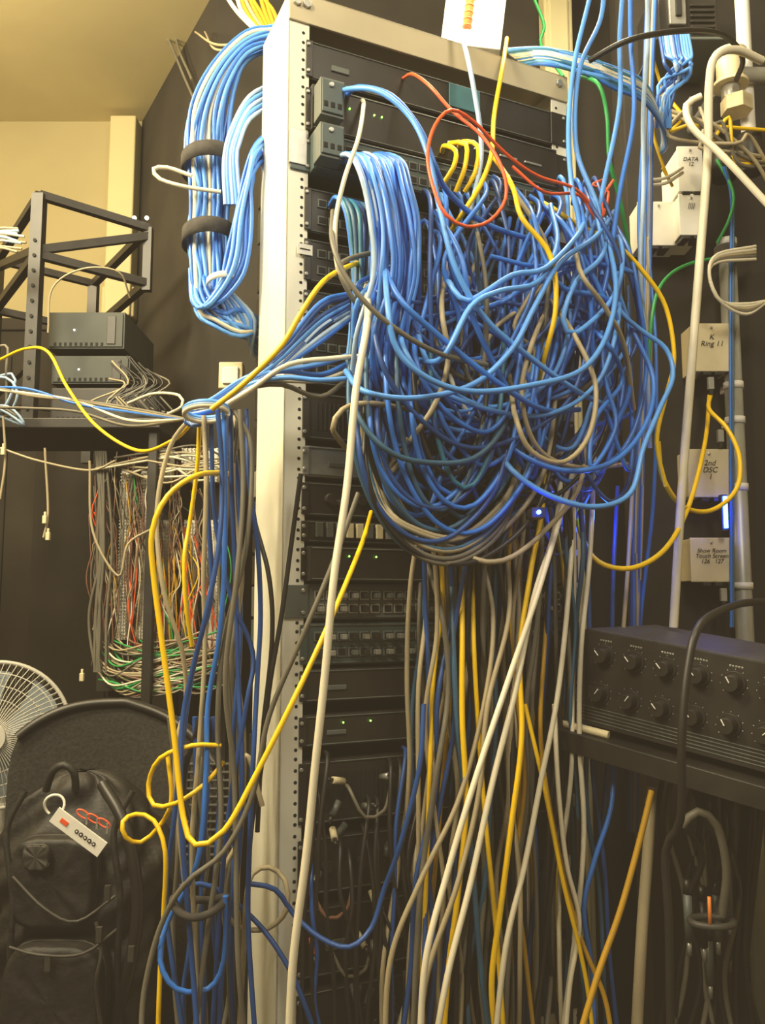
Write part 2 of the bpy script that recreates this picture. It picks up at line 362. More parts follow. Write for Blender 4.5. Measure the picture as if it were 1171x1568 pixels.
def one(name, col, pts, r=CR, fn=RR): cables(name, [(col, r, fn(pts))])
blue_runs = [
 [(700, 36, 0), (722, 60, .05), (742, 150, .10), (752, 240, .10), (735, 330, .10)],
 [(535, 152, .0), (540, 140, .06), (590, 142, .12), (640, 182, .15), (668, 240, .17), (688, 330, .19), (712, 420, .2), (760, 500, .2), (830, 560, .19), (900, 610, .17), (960, 640, .12)],
 [(540, 150, .0), (560, 136, .06), (612, 150, .12), (655, 200, .15), (680, 260, .17), (700, 300, .15), (760, 350, .14), (850, 380, .12)],
 [(930, -40, .1), (918, 10, .1), (897, 100, .1), (888, 200, .12), (893, 290, .14), (905, 360, .14), (890, 460, .14), (840, 560, .13)],
 [(945, -40, .1), (938, 30, .1), (905, 110, .1), (900, 230, .12), (935, 330, .14), (940, 430, .14)],
 [(975, -40, .1), (968, 60, .1), (968, 160, .1), (945, 280, .12), (925, 360, .13), (880, 420, .15)],
 [(985, -40, .12), (985, 60, .12), (990, 180, .12), (968, 300, .13), (950, 420, .15), (925, 520, .15)],
 [(1010, -40, .1), (1012, 60, .1), (1005, 170, .1), (1005, 300, .1), (1000, 420, .1), (1010, 560, .08), (1015, 700, .05)],
 [(600, 380, .1), (605, 470, .2), (620, 545, .21), (670, 592, .22), (740, 612, .22), (830, 602, .22), (905, 580, .21), (945, 530, .2), (962, 455, .18), (950, 380, .14), (925, 320, .05)],
 [(540, 580, .12), (570, 612, .19), (650, 622, .2), (740, 600, .2), (800, 545, .2), (835, 480, .2), (875, 410, .19), (930, 370, .16), (960, 330, .1)],
 [(770, 690, .12), (800, 735, .17), (860, 775, .19), (930, 792, .2), (985, 770, .2), (1005, 700, .19), (1030, 640, .18), (1051, 588, .17), (1040, 545, .16), (1000, 515, .15), (965, 480, .14), (930, 400, .1)],
 [(760, 640, .1), (800, 700, .15), (880, 735, .18), (960, 720, .19), (1010, 660, .18), (1020, 590, .16), (990, 520, .14), (960, 450, .1)],
 [(960, 350, .05), (985, 400, .12), (1000, 480, .13), (1010, 560, .12), (1000, 640, .12), (975, 700, .12), (930, 740, .1)],
 [(930, 330, .05), (970, 380, .14), (960, 460, .17), (900, 520, .18), (880, 500, .18), (900, 440, .18), (940, 400, .16), (950, 340, .1)],
 [(570, 375, .03), (596, 385, .1), (590, 430, .13), (560, 470, .13), (552, 520, .1), (555, 590, .08)],
 [(720, 500, .1), (700, 440, .17), (730, 470, .2), (800, 430, .2), (850, 420, .2), (900, 370, .18), (920, 330, .1)],
 [(800, 290, 0), (830, 330, .15), (850, 400, .18), (880, 450, .18), (950, 470, .17), (965, 540, .15), (930, 610, .12)],
 [(640, 560, .1), (690, 560, .2), (735, 480, .21), (780, 455, .21), (840, 440, .2), (870, 380, .17), (860, 320, .1)],
 [(545, 560, .1), (555, 640, .15), (600, 700, .17), (660, 722, .17), (740, 716, .17), (790, 660, .16), (790, 600, .1)],
 [(820, 300, 0), (880, 350, .14), (920, 420, .16), (965, 520, .16), (985, 600, .14), (960, 670, .12)],
 [(680, 330, .12), (720, 400, .18), (740, 500, .18), (800, 620, .16), (850, 700, .12)],
 [(590, 380, .1), (620, 460, .19), (680, 520, .2), (780, 600, .2), (850, 640, .17), (905, 640, .14)],
]
cols = ['pale','lblue','blue','lblue','lblue','lblue','blue','pale','lblue','lblue','lblue','blue','blue','lblue','lblue','lblue','blue','lblue','steel','blue','blue','blue']
cables('blue_network_cable', [(c, CR*1.12, RR(p)) for c, p in zip(cols, blue_runs)])
L = []
for i in range(16):
    q = i/15; L.append((random.choice(['lblue', 'pale', 'lblue', 'white', 'blue', 'teal']), CR, RR([(790+q*30, 78+q*22, -.05), (850, 76+q*24, .0), (905+q*10, 88+q*26+ru(-5, 5), .03), (960, 105+q*30+ru(-5, 5), .04), (1005, 128+q*30, .04), (1025+q*10, 170+q*30, .0), (1035+q*6, 215+q*15, -.05), (1030, 240, -.08)])))
cables('overhead_cable_bundle', L)
L = []
for i in range(12):
    L.append((random.choice(['dblue', 'blue', 'pale', 'lblue']), CR, PP([(1030+i*4, 50, 1.56), (1036+i*4, 88, 1.5), (1050+i*3+ru(-12, 8), 100+ru(-8, 8), 1.48), (1045+ru(-14, 30), 125, 1.5), (1035+ru(-10, 20), 150, 1.5), (1025+i*2, 200, 1.52)])))
cables('hanging_blue_cables', L)
one('red_patch_cable', 'red', [(630, 122, .0), (645, 116, .08), (672, 135, .14), (705, 172, .16), (755, 215, .19), (785, 265, .21), (790, 310, .21), (765, 345, .21), (728, 354, .21), (696, 335, .21), (676, 290, .2), (668, 240, .19), (680, 195, .18), (705, 172, .175), (740, 190, .17), (790, 240, .16), (840, 275, .15), (900, 296, .14), (940, 338, .13), (940, 310, .12), (958, 282, .05)], CR*.72)
one('red_patch_cable', 'red', [(800, 260, .12), (850, 300, .13), (905, 305, .13), (935, 345, .13), (950, 300, .1), (925, 290, .1), (945, 280, .08)], CR*.72)
one('green_network_cable', 'green', [(905, 118, .0), (935, 132, .05), (948, 180, .05), (952, 250, .05), (968, 310, .03), (985, 400, 0)])
one('green_network_cable', 'green', [(1180, 405, 1.72), (1110, 405, 1.66), (1060, 420, 1.6), (1030, 450, 1.55), (1018, 500, 1.5), (1012, 580, 1.5)], CR, PP)
one('green_network_cable', 'green', [(835, 0, -.3), (850, 40, -.3), (845, 70, -.3), (880, 120, -.2)])
one('green_network_cable', 'green', [(1120, 250, 1.7), (1145, 300, 1.68), (1140, 340, 1.68), (1120, 380, 1.7)], CR, PP)

YR = [
 [(792, 60, -.03), (786, 100, .05), (772, 180, .08), (768, 240, .12), (750, 290, .14), (725, 330, .14), (705, 360, .1)],
 [(700, 232, .0), (704, 224, .06), (728, 226, .09), (726, 262, .1), (712, 300, .08)],
 [(716, 232, .0), (722, 222, .06), (746, 228, .09), (742, 270, .1), (726, 300, .08)],
 [(690, 240, .0), (694, 228, .06), (712, 236, .09), (708, 262, .1), (690, 290, .08)],
 [(768, 240, .1), (800, 290, .16), (815, 340, .18), (860, 400, .19), (868, 480, .19), (850, 560, .17), (830, 640, .1)],
 [(820, 320, .0), (850, 318, .08), (900, 350, .1), (960, 380, .12), (1005, 425, .13), (1040, 480, .13), (1053, 560, .13), (1040, 620, .12), (1026, 690, .11), (1040, 760, .1)],
]
cables('yellow_network_cable', [('yellow', CR*1.05, RR(p)) for p in YR])
one('yellow_network_cable', 'yellow', [(1110, 618, 1.70), (1108, 640, 1.62), (1136, 670, 1.56), (1155, 715, 1.52), (1150, 765, 1.5), (1110, 798, 1.47), (1065, 790, 1.43), (1035, 745, 1.38), (1028, 690, 1.36)], CR*1.2, PP)
one('yellow_network_cable', 'yellow', [(1108, 618, 1.70), (1103, 680, 1.62), (1088, 750, 1.5), (1068, 810, 1.42), (1035, 862, 1.36), (985, 888, 1.33), (935, 878, 1.33), (910, 840, 1.36), (900, 790, 1.4), (905, 740, 1.42)], CR*1.2, PP)
one('yellow_network_cable', 'yellow', [(585, 404, .02), (545, 416, .12), (505, 440, .17), (470, 490, .17), (440, 540, .16), (380, 600, .14), (330, 640, .12)])
one('yellow_network_cable', 'yellow', [(-60, 590, 1.7), (0, 562, 1.65), (40, 545, 1.6), (75, 550, 1.55), (105, 605, 1.5), (150, 665, 1.42), (215, 704, 1.35), (270, 688, 1.25), (305, 655, 1.18), (330, 640, 1.15)], CR*.85, PP)
one('yellow_network_cable', 'yellow', [(580, 800, .05), (565, 850, .12), (520, 960, .18), (470, 1070, .2), (400, 1210, .2), (350, 1298, .2), (305, 1320, .19), (286, 1275, .17), (272, 1150, .15), (258, 1040, .14), (240, 900, .13), (238, 830, .13), (262, 775, .13), (310, 742, .12), (360, 740, .0)], CR*.95)

# ---------------------------------------------------------------- hub at left of post & its droppers
HB = 1.12
L = []
for i in range(12):
    lowr = i % 3 == 0
    L.append((random.choice(['blue', 'dblue', 'lblue', 'pale', 'white', 'grey']), CR, PP([(545, 455+i*4 + (100 if lowr else 0), 1.15), (500, 475+i*5+(95 if lowr else 0)+ru(-6, 6), HB), (440, 545+i*3+(30 if lowr else 0)+ru(-6, 6), HB-.02), (385, 590+i*2, HB-.02), (330, 625+i*1.5, HB), (292, 645+ru(-8, 8), HB+.01), (300, 665, HB+.01), (340, 650, HB)])))
L.append(('grey', CR, PP([(600, 520, 1.18), (560, 480, 1.12), (530, 420, 1.1), (560, 400, 1.12), (620, 390, 1.15)])))
L.append(('white', CR, PP([(575, 556, 1.12), (520, 560, 1.1), (450, 570, 1.09), (390, 610, 1.09), (340, 640, 1.1)])))
L.append(('lblue', CR, PP([(560, 590, 1.1), (500, 594, 1.09), (440, 590, 1.09), (380, 605, 1.1), (330, 640, 1.1)])))
for r_ in range(3):
    L.append((('lblue', 'pale', 'white')[r_], CR, [P(322+34*math.cos(a), 640+13*math.sin(a)+r_*3, HB-.02+.02*math.sin(a)) for a in [j*.55 for j in range(12)]]))
cables('cross_run_cable_bundle', L)
L = []
drops = [
 ('dblue', [(340, 640), (347, 740), (342, 850), (322, 960), (300, 1050), (285, 1130), (282, 1250), (290, 1380), (300, 1500), (310, 1640)]),
 ('blue', [(350, 640), (352, 760), (350, 900), (342, 1000), (325, 1100), (322, 1200), (312, 1330), (290, 1390), (262, 1440), (250, 1500), (275, 1545), (325, 1545), (350, 1500), (352, 1400)]),
 ('dblue', [(385, 640), (388, 740), (402, 850), (407, 960), (402, 1060), (395, 1200), (390, 1320), (388, 1450), (400, 1640)]),
 ('dblue', [(330, 650), (335, 800), (360, 930), (395, 1020), (385, 1100), (360, 1250), (345, 1400), (330, 1640)]),
 ('dblue', [(320, 650), (325, 800), (330, 930), (305, 1030), (290, 1120), (272, 1280), (260, 1420), (290, 1640)]),
 ('yellow', [(312, 650), (308, 730), (296, 820), (288, 870), (290, 940), (300, 1010)]),
 ('tan', [(300, 650), (265, 700), (245, 800), (255, 920), (285, 1020), (290, 1100), (275, 1170), (280, 1300), (320, 1640)]),
 ('grey', [(375, 640), (380, 760), (370, 900), (352, 1060), (365, 1200), (368, 1320), (372, 1500), (385, 1640)]),
 ('grey', [(365, 640), (392, 700), (385, 850), (350, 1000), (340, 1130), (345, 1290), (325, 1450), (300, 1640)]),
 ('tan', [(318, 650), (322, 760), (318, 900), (320, 1020), (310, 1180), (300, 1320), (305, 1480), (312, 1640)]),
 ('dblue', [(360, 640), (362, 760), (368, 900), (372, 1050), (378, 1200), (372, 1350), (350, 1480), (340, 1640)]),
 ('tan', [(410, 1260), (385, 1180), (376, 1300), (350, 1360), (352, 1420), (375, 1450), (420, 1450), (448, 1420), (445, 1375), (420, 1355), (395, 1365), (385, 1400), (380, 1500), (372, 1640)]),
 ('black', [(470, 740), (455, 850), (440, 960), (420, 1080), (408, 1200), (392, 1300), (385, 1450), (380, 1640)]),
 ('black', [(380, 680), (395, 800), (420, 900), (425, 1000), (410, 1150), (402, 1300)]),
 ('grey', [(560, 770), (520, 880), (470, 1000), (420, 1120), (395, 1240), (350, 1330), (290, 1380), (250, 1450), (225, 1550), (220, 1640)]),
 ('yellow', [(345, 1165), (300, 1165), (250, 1185), (232, 1225), (240, 1258), (275, 1255), (320, 1225), (350, 1190)]),
 ('yellow', [(262, 1180), (268, 1250), (250, 1290), (220, 1316), (196, 1308), (192, 1284), (212, 1272), (240, 1282), (258, 1330), (256, 1420), (250, 1520), (246, 1640)]),
 ('dblue', [(385, 1380), (430, 1390), (460, 1430), (500, 1465), (545, 1480), (580, 1450), (600, 1390), (625, 1320), (655, 1200), (662, 1100)]),
 ('dblue', [(280, 1385), (330, 1385), (400, 1440), (450, 1510), (480, 1580), (500, 1640)]),
]
for i, (c, p) in enumerate(drops):
    y = 1.08+0.016*(i % 7)
    L.append((c, CR*(.85 if c == 'yellow' else .95), [P(x, yy, y+0.01*math.sin(j*1.7+i)) for j, (x, yy) in enumerate(p)]))
for i in range(4):
    x0 = ru(345, 395); pts = []
    for j in range(9): pts.append(P(x0+ru(-12, 12)+(340-x0)*0.03*j, 650+j*124, 1.17+ru(-.015, .015)))
    L.append((pick([('dblue', 4), ('grey', 3), ('tan', 1), ('black', 2)]), CR, pts))
for i in range(9):
    x0 = ru(265, 350); pts = []
    for j in range(6): pts.append(P(x0+ru(-14, 14), 1120+j*110, 1.19+ru(-.015, .015)))
    L.append((pick([('dblue', 3), ('grey', 3), ('tan', 1), ('black', 3)]), CR, pts))
cables('vertical_cable_drop', L)
st = MB('cable_tie_ring'); c = P(312, 1412, 1.10)
st.tube([c+Vector((.034*math.cos(a), .03*math.sin(a), .006*math.cos(a*2))) for a in [k*math.pi/12 for k in range(24)]], .005, 'velcro', 8, True); st.done()

# ---------------------------------------------------------------- drop cables below mass
L = []
for i in range(72):
    x0 = ru(650, 905); yt = ru(760, 880); o = ru(.0, .09)
    xb = x0 + ru(-70, 60) - (20 if x0 < 800 else -10)
    c = pick([('grey', 6), ('tan', 3), ('steel', 2.4), ('dblue', 2), ('ochre', 1.6), ('black', 5), ('white', .5), ('yellow', .2)])
    pts = [(x0+ru(-40, 40), yt-70, .05)]
    for j in range(7):
        q = j/6; pts.append((x0+(xb-x0)*q**1.3+ru(-11, 11), yt+(1650-yt)*q, o+ru(-.01, .015)))
    L.append((c, CR*ru(.9, 1.1), RR(pts)))
cables('vertical_cable_drop', L)
L = []
runs = [
 ('white', 1.3, [(572, 440, .08), (574, 500, .2), (556, 610, .22), (542, 760, .23), (522, 900, .24), (508, 1050, .24), (492, 1200, .24), (478, 1340, .24), (458, 1500, .24), (450, 1660, .24)]),
 ('white', 1.15, [(905, 700, .05), (880, 790, .12), (842, 920, .17), (795, 1060, .19), (745, 1210, .21), (700, 1360, .22), (665, 1500, .23), (655, 1660, .23)]),
 ('white', 1.15, [(880, 690, .05), (868, 820, .11), (835, 930, .16), (805, 1080, .19), (770, 1220, .2), (735, 1380, .21), (700, 1520, .22), (675, 1660, .22)]),
 ('white', 1.1, [(900, 700, .03), (890, 900, .1), (872, 1080, .13), (845, 1220, .15), (820, 1350, .16), (790, 1480, .17), (770, 1660, .17)]),
 ('white', 1.1, [(930, 660, .02), (922, 860, .08), (908, 1010, .1), (905, 1150, .1), (912, 1300, .1), (900, 1450, .1), (872, 1660, .1)]),
 ('white', 1.0, [(866, 1100, .1), (872, 1230, .12), (885, 1350, .12), (905, 1440, .12), (890, 1540, .12), (880, 1660, .12)]),
 ('tan', 1.0, [(750, 860, .05), (770, 960, .1), (760, 1080, .12), (720, 1240, .13), (655, 1380, .14), (610, 1500, .14), (600, 1660, .14)]),
 ('tan', 1.0, [(790, 840, .05), (795, 960, .12), (762, 1100, .14), (748, 1240, .15), (715, 1380, .16), (668, 1520, .16), (650, 1660, .16)]),
 ('yellow', 1.1, [(720, 840, .03), (722, 980, .1), (722, 1120, .12), (728, 1260, .13), (715, 1400, .14), (700, 1520, .14), (690, 1660, .14)]),
 ('yellow', .95, [(738, 850, .03), (740, 1000, .1), (748, 1150, .11), (760, 1300, .12), (775, 1450, .12), (790, 1660, .12)]),
 ('yellow', 1.1, [(840, 600, .05), (850, 760, .1), (828, 900, .12), (812, 1020, .13), (815, 1150, .15), (800, 1280, .16), (782, 1420, .16), (768, 1540, .16), (780, 1660, .16)]),
 ('ochre', 1.0, [(860, 880, .02), (850, 1020, .06), (845, 1160, .08), (870, 1320, .1), (905, 1460, .12), (945, 1560, .14), (960, 1660, .15)]),
 ('yellow', .9, [(820, 1100, .1), (850, 1230, .12), (880, 1380, .13), (905, 1480, .13), (920, 1560, .13), (930, 1660, .13)]),
 ('grey', 1.1, [(660, 860, .05), (690, 960, .1), (700, 1080, .1), (680, 1220, .12), (660, 1360, .12), (650, 1500, .13), (645, 1660, .13)]),
 ('steel', 1.1, [(705, 860, .05), (708, 1000, .1), (716, 1150, .11), (735, 1320, .12), (750, 1500, .13), (770, 1660, .13)]),
 ('blue', 1.1, [(958, 1180, .08), (955, 1260, .1), (930, 1340, .1), (912, 1420, .1), (925, 1520, .1), (930, 1660, .1)]),
 ('dblue', 1.0, [(965, 760, .02), (958, 900, .05), (955, 1050, .05), (950, 1180, .05), (940, 1300, .06)]),
 ('tan', 1.0, [(988, 760, .02), (980, 900, .05), (965, 1080, .05), (950, 1180, .05)]),
]
for c, r_, p in runs: L.append((c, CR*r_, RR(p)))
for i in range(16):
    x0 = ru(470, 650); y0 = ru(1150, 1380); dx = ru(-30, 60)
    L.append((pick([('black', 7), ('grey', 2), ('brown', .9), ('dblue', .7)]), CR*.85, RR([(x0, y0, .0), (x0+4, y0+14, .04)] + [(x0+dx*q+ru(-9, 9), y0+14+(1690-y0)*q, .06) for q in (.2, .4, .6, .8, 1)])))
for i in range(4):
    x0 = ru(480, 600); y0 = ru(1200, 1500)
    L.append((('grey', 'black', 'brown', 'grey')[i], CR*.7, RR([(x0, y0, .0), (x0+6, y0+6, .05), (x0+30, y0+50, .06), (x0+60, y0+40, .05), (x0+70, y0+2, .0)])))
cables('hanging_network_cables', L)
pl = MB('rack_cable_connectors')
for i in range(22):
    c = R(ru(480, 640), ru(1190, 1590), .012); d = Vector((ru(-.4, .4), -.3, ru(-1, .2))).normalized()*.022
    pl.cyl(c, c+d, .005, random.choice(['black_metal', 'silver', 'grey_gear', 'ivory_plastic', 'c_red', 'black_metal']), 10); pl.cyl(c+d, c+d*1.5, .003, 'black_gear', 8)
pl.done()
one('yellow_network_cable', 'ochre', [(1018, 1235, .2), (1000, 1310, .2), (970, 1420, .2), (935, 1520, .2), (905, 1620, .2)], CR*1.2)
one('cream_cable', 'white', [(566, 156, .0), (568, 165, .07), (560, 215, .12), (538, 280, .15), (524, 350, .16), (528, 420, .16), (548, 450, .15)], CR*.9)
one('grey_cable', 'grey', [(520, 330, .1), (520, 380, .18), (545, 440, .2), (600, 500, .21), (680, 550, .21), (760, 570, .18)])
L = []
for p in ([(795, 580, .1), (805, 650, .2), (830, 705, .21), (880, 722, .21), (920, 680, .21), (930, 600, .2), (895, 520, .18), (860, 470, .12)],
          [(860, 470, .1), (830, 540, .18), (815, 620, .18), (840, 700, .17), (900, 730, .15), (980, 725, .1)],
          [(700, 400, .08), (690, 480, .17), (700, 560, .17), (680, 630, .17), (640, 690, .15)],
          [(540, 700, .1), (520, 670, .15), (535, 640, .15), (575, 630, .15), (640, 640, .12)],
          [(900, 345, .08), (905, 420, .19), (945, 480, .19), (975, 540, .17), (990, 640, .12)],
          [(730, 868, .14), (760, 878, .16), (800, 870, .16), (850, 830, .14), (905, 760, .12), (915, 660, .08)]):
    L.append(('tan', CR*1.05, RR(p)))
cables('cream_cable', L)

one('thick_cream_cable', 'white', [(1190, 95, 1.45), (1150, 78, 1.42), (1118, 88, 1.40), (1108, 130, 1.40), (1105, 250, 1.40), (1092, 420, 1.40), (1078, 600, 1.40), (1064, 780, 1.40), (1052, 980, 1.42)], .0075, PP)
one('thick_cream_cable', 'white', [(1095, 150, 1.42), (1072, 165, 1.42), (1082, 200, 1.38), (1130, 245, 1.36), (1200, 320, 1.36)], .0062, PP)
one('thick_cream_cable', 'tan', [(1018, 1230, 1.30), (1012, 1330, 1.28), (1003, 1450, 1.27), (992, 1660, 1.26)], .0085, PP)
one('black_power_cable', 'black', [(920, 95, .1), (985, 62, .14), (1070, 48, .14), (1130, 55, .12), (1160, 90, .1), (1150, 125, .05)], .005)
one('black_power_cable', 'black', [(1200, 940, 1.2), (1150, 945, 1.08), (1095, 975, 1.0), (1075, 1040, .98), (1065, 1150, .97), (1063, 1280, .98), (1040, 1330, 1.0), (1045, 1450, 1.0), (1048, 1660, 1.0)], .005, PP)

# ---------------------------------------------------------------- blue LED unit
b = MB('blue_led_indicator'); c = R(842, 800, .19)
b.box(c+Vector((-.009, .004, -.007)), c+Vector((.009, .04, .007)), 'black_gear'); b.cyl(c+Vector((0, .006, 0)), c+Vector((0, .0, 0)), .003, 'led_blue', 12); b.ball(c, .003, 'led_blue'); b.done()
b = MB('blue_led_indicator'); c2 = P(1134, 800, 1.66)
b.box(c2+Vector((-.003, -.002, -.032)), c2+Vector((.003, .02, .032)), 'led_blue'); b.box(c2+Vector((-.006, .005, -.036)), c2+Vector((.006, .02, .036)), 'black_gear'); b.done()
def light(name, kind, loc, e, col, size=.1, target=None, sy=None):
    l = bpy.data.lights.new(name, kind); l.energy = e; l.color = col
    if kind == 'AREA': l.size = size; l.shape = 'RECTANGLE' if sy else 'SQUARE'; l.size_y = sy or size
    else: l.shadow_soft_size = size
    o = bpy.data.objects.new(name, l); scene.collection.objects.link(o); o.location = loc
    if target is not None: o.rotation_euler = (Vector(target)-Vector(loc)).to_track_quat('-Z', 'Y').to_euler()
    return o
light('blue_led_glow', 'POINT', R(935, 805, .06), 0.35, (.02, .1, 1), .01)
light('blue_led_glow', 'POINT', R(842, 800, .21), 0.03, (.03, .1, 1), .01)

# ---------------------------------------------------------------- right wall boxes
def text(s, loc, size, parent, rot=(math.pi/2, 0, 0)):
    c = bpy.data.curves.new('handwriting', 'FONT'); c.body = s; c.size = size; c.extrude = .0003; c.align_x = 'CENTER'; c.space_line = .9; c.shear = .25; c.materials.append(M['ink'])
    o = bpy.data.objects.new('handwriting', c); scene.collection.objects.link(o); o.location = loc; o.rotation_euler = rot
    o.parent = parent; o.matrix_parent_inverse = parent.matrix_world.inverted()
def jbox(name, x0, y0, x1, y1, k, txt=None, size=.018, yf=1.70):
    a = P(x0, y1, yf); c = P(x1, y0, yf); b = MB(name)
    b.box((a.x, yf, a.z), (c.x, 1.76, c.z), k); b.box((a.x-.002, yf-.006, a.z-.002), (c.x+.002, yf-.001, c.z+.002), k)
    mx = (a.x+c.x)/2
    for q in (-.012, .012): b.box((mx+q-.008, yf-.008, a.z-.010), (mx+q+.008, yf+.03, a.z-.002), 'black_gear')
    b.cyl((mx, yf-.009, c.z-.008), (mx, yf-.006, c.z-.008), .003, 'silver', 10)
    o = b.done(.003)
    if txt: text(txt, (mx, yf-.0072, c.z-.3*(c.z-a.z)-size*.2), size, o)
    return o
jbox('surface_mount_jack_box', 998, 318, 1058, 384, 'white_plastic')
jbox('surface_mount_jack_box', 1060, 232, 1094, 300, 'white_plastic', 'DATA\n12', size=.012, yf=1.66)
jbox('surface_mount_jack_box', 1062, 306, 1094, 368, 'white_plastic', '||||', size=.014, yf=1.66)
jbox('surface_mount_jack_box', 1082, 508, 1138, 580, 'ivory_plastic', 'K\nRing 11', size=.016)
jbox('surface_mount_jack_box', 1076, 704, 1138, 776, 'ivory_plastic', '2nd\nDSC\n1', size=.016)
jbox('surface_mount_jack_box', 1080, 842, 1140, 908, 'ivory_plastic', 'Show Room\nTouch Screen\n126   127', size=.012)
for (x, y) in ((1110, 600), (1125, 682), (1130, 930)):
    b = MB('modular_plug'); c = P(x, y, 1.69); b.box(c+Vector((-.006, -.005, -.012)), c+Vector((.006, .005, .014)), 'conduit_metal'); b.box(c+Vector((-.004, -.004, -.022)), c+Vector((.004, .004, -.012)), 'black_gear'); b.done(.001)
cn = MB('conduit_pipe'); a = P(1162, 960, 1.715)
cn.cyl((a.x, 1.715, .3), (a.x, 1.715, 2.02), .018, 'conduit_metal', 24)
for py in (375, 600, 655, 760, 915):
    z = P(1160, py, 1.70).z; cn.cyl((a.x, 1.715, z-.007), (a.x, 1.715, z+.007), .0205, 'white_plastic', 24); cn.box((a.x-.01, 1.735, z-.007), (a.x+.01, 1.76, z+.007), 'white_plastic')
z = P(1160, 255, 1.70).z; cn.cyl((a.x, 1.715, z-.03), (a.x, 1.715, z+.05), .024, 'black_metal', 24); cn.done()
L = []
for i in range(2):
    L.append((('blue', 'steel')[i], CR*.8, PP([(1130+i*3, 260, 1.68), (1142+i*3, 310, 1.69), (1141+i*4, 420, 1.69), (1141+i*4, 560, 1.69), (1141+i*4, 700, 1.69), (1142+i*3, 850, 1.69), (1142+i*3, 980, 1.69)])))
for i in range(5):
    L.append((random.choice(['tan', 'grey', 'white']), CR, PP([(1180, 385+i*5, 1.68), (1120, 398+i*3, 1.64), (1108, 430, 1.62), (1125, 470, 1.62), (1165, 475+i*4, 1.64), (1200, 470, 1.66)])))
for i in range(8):
    x = 1006+ru(-6, 12)
    L.append((random.choice(['blue', 'grey', 'tan', 'steel', 'dblue']), CR, PP([(x+10, -20, 1.6), (x+4, 150, 1.58), (x+ru(-8, 8), 350, 1.58), (x+ru(-8, 12), 560, 1.56), (x+ru(-20, 10), 780, 1.56), (x-15, 1000, 1.56), (x-20, 1300, 1.56)])))
L.append(('yellow', CR*.9, PP([(1020, 90, 1.6), (1034, 150, 1.6), (1020, 200, 1.6), (1036, 260, 1.6), (1050, 290, 1.62), (1035, 262, 1.6)])))
for y in (282, 290): L.append(('white', CR, PP([(1010, y, 1.6), (1040, y-4, 1.6), (1066, y-20, 1.64)])))
for i in range(8):
    L.append((random.choice(['tan', 'white', 'grey', 'black', 'yellow']), CR, PP([(1040+ru(-20, 60), 170+ru(-20, 20), 1.56), (1060+ru(-30, 60), 205+ru(-20, 20), 1.52), (1110+ru(-40, 40), 190+ru(-30, 40), 1.5), (1150+ru(-30, 30), 230+ru(-40, 30), 1.52), (1210, 250+ru(-60, 60), 1.56)])))
cables('wall_cable_run', L)
b = MB('wall_speaker'); a = P(1030, 62, 1.62); c = P(1118, -30, 1.62)
b.box((a.x, 1.62, a.z), (c.x, 1.76, c.z), 'black_gear'); b.box((a.x+.02, 1.612, a.z+.03), (a.x+.055, 1.62, c.z), 'silver'); b.box((a.x+.032, 1.606, a.z+.045), (a.x+.045, 1.612, c.z-.01), 'hole')
for i in range(6): b.box((a.x+.065, 1.614, a.z+.012+i*.012), (c.x-.006, 1.62, a.z+.017+i*.012), 'black_metal')
b.box((a.x-.01, 1.61, a.z-.006), (c.x+.01, 1.76, a.z), 'grey_gear'); b.done(.002)
b = MB('pipe_fitting'); a = P(1140, 110, 1.55)
b.cyl(a+Vector((0, 0, -.03)), a+Vector((0, 0, .03)), .026, 'ivory_plastic', 24); b.cyl(a+Vector((0, 0, -.035)), a+Vector((0, 0, -.028)), .034, 'ivory_plastic', 24); b.cyl(a+Vector((0, 0, .028)), a+Vector((0, 0, .035)), .034, 'ivory_plastic', 24)
b.cyl(a+Vector((0, 0, -.06)), a+Vector((0, 0, -.035)), .018, 'silver', 20); b.cyl(a+Vector((0, 0, -.01)), a+Vector((.12, .02, .0)), .016, 'silver', 20); b.cyl(a+Vector((.01, 0, -.09)), a+Vector((.01, 0, -.06)), .03, 'ivory_plastic', 6)
b.cyl(a+Vector((.045, .03, -.12)), a+Vector((.045, .03, .35)), .014, 'white_plastic', 20); b.cyl(a+Vector((0.0, .0, 0)), a+Vector((0, .21, 0)), .010, 'silver', 12)
b.cyl(a+Vector((.045, .03, -.20)), a+Vector((.045, .03, -.12)), .024, 'black_metal', 20); b.done(.001)

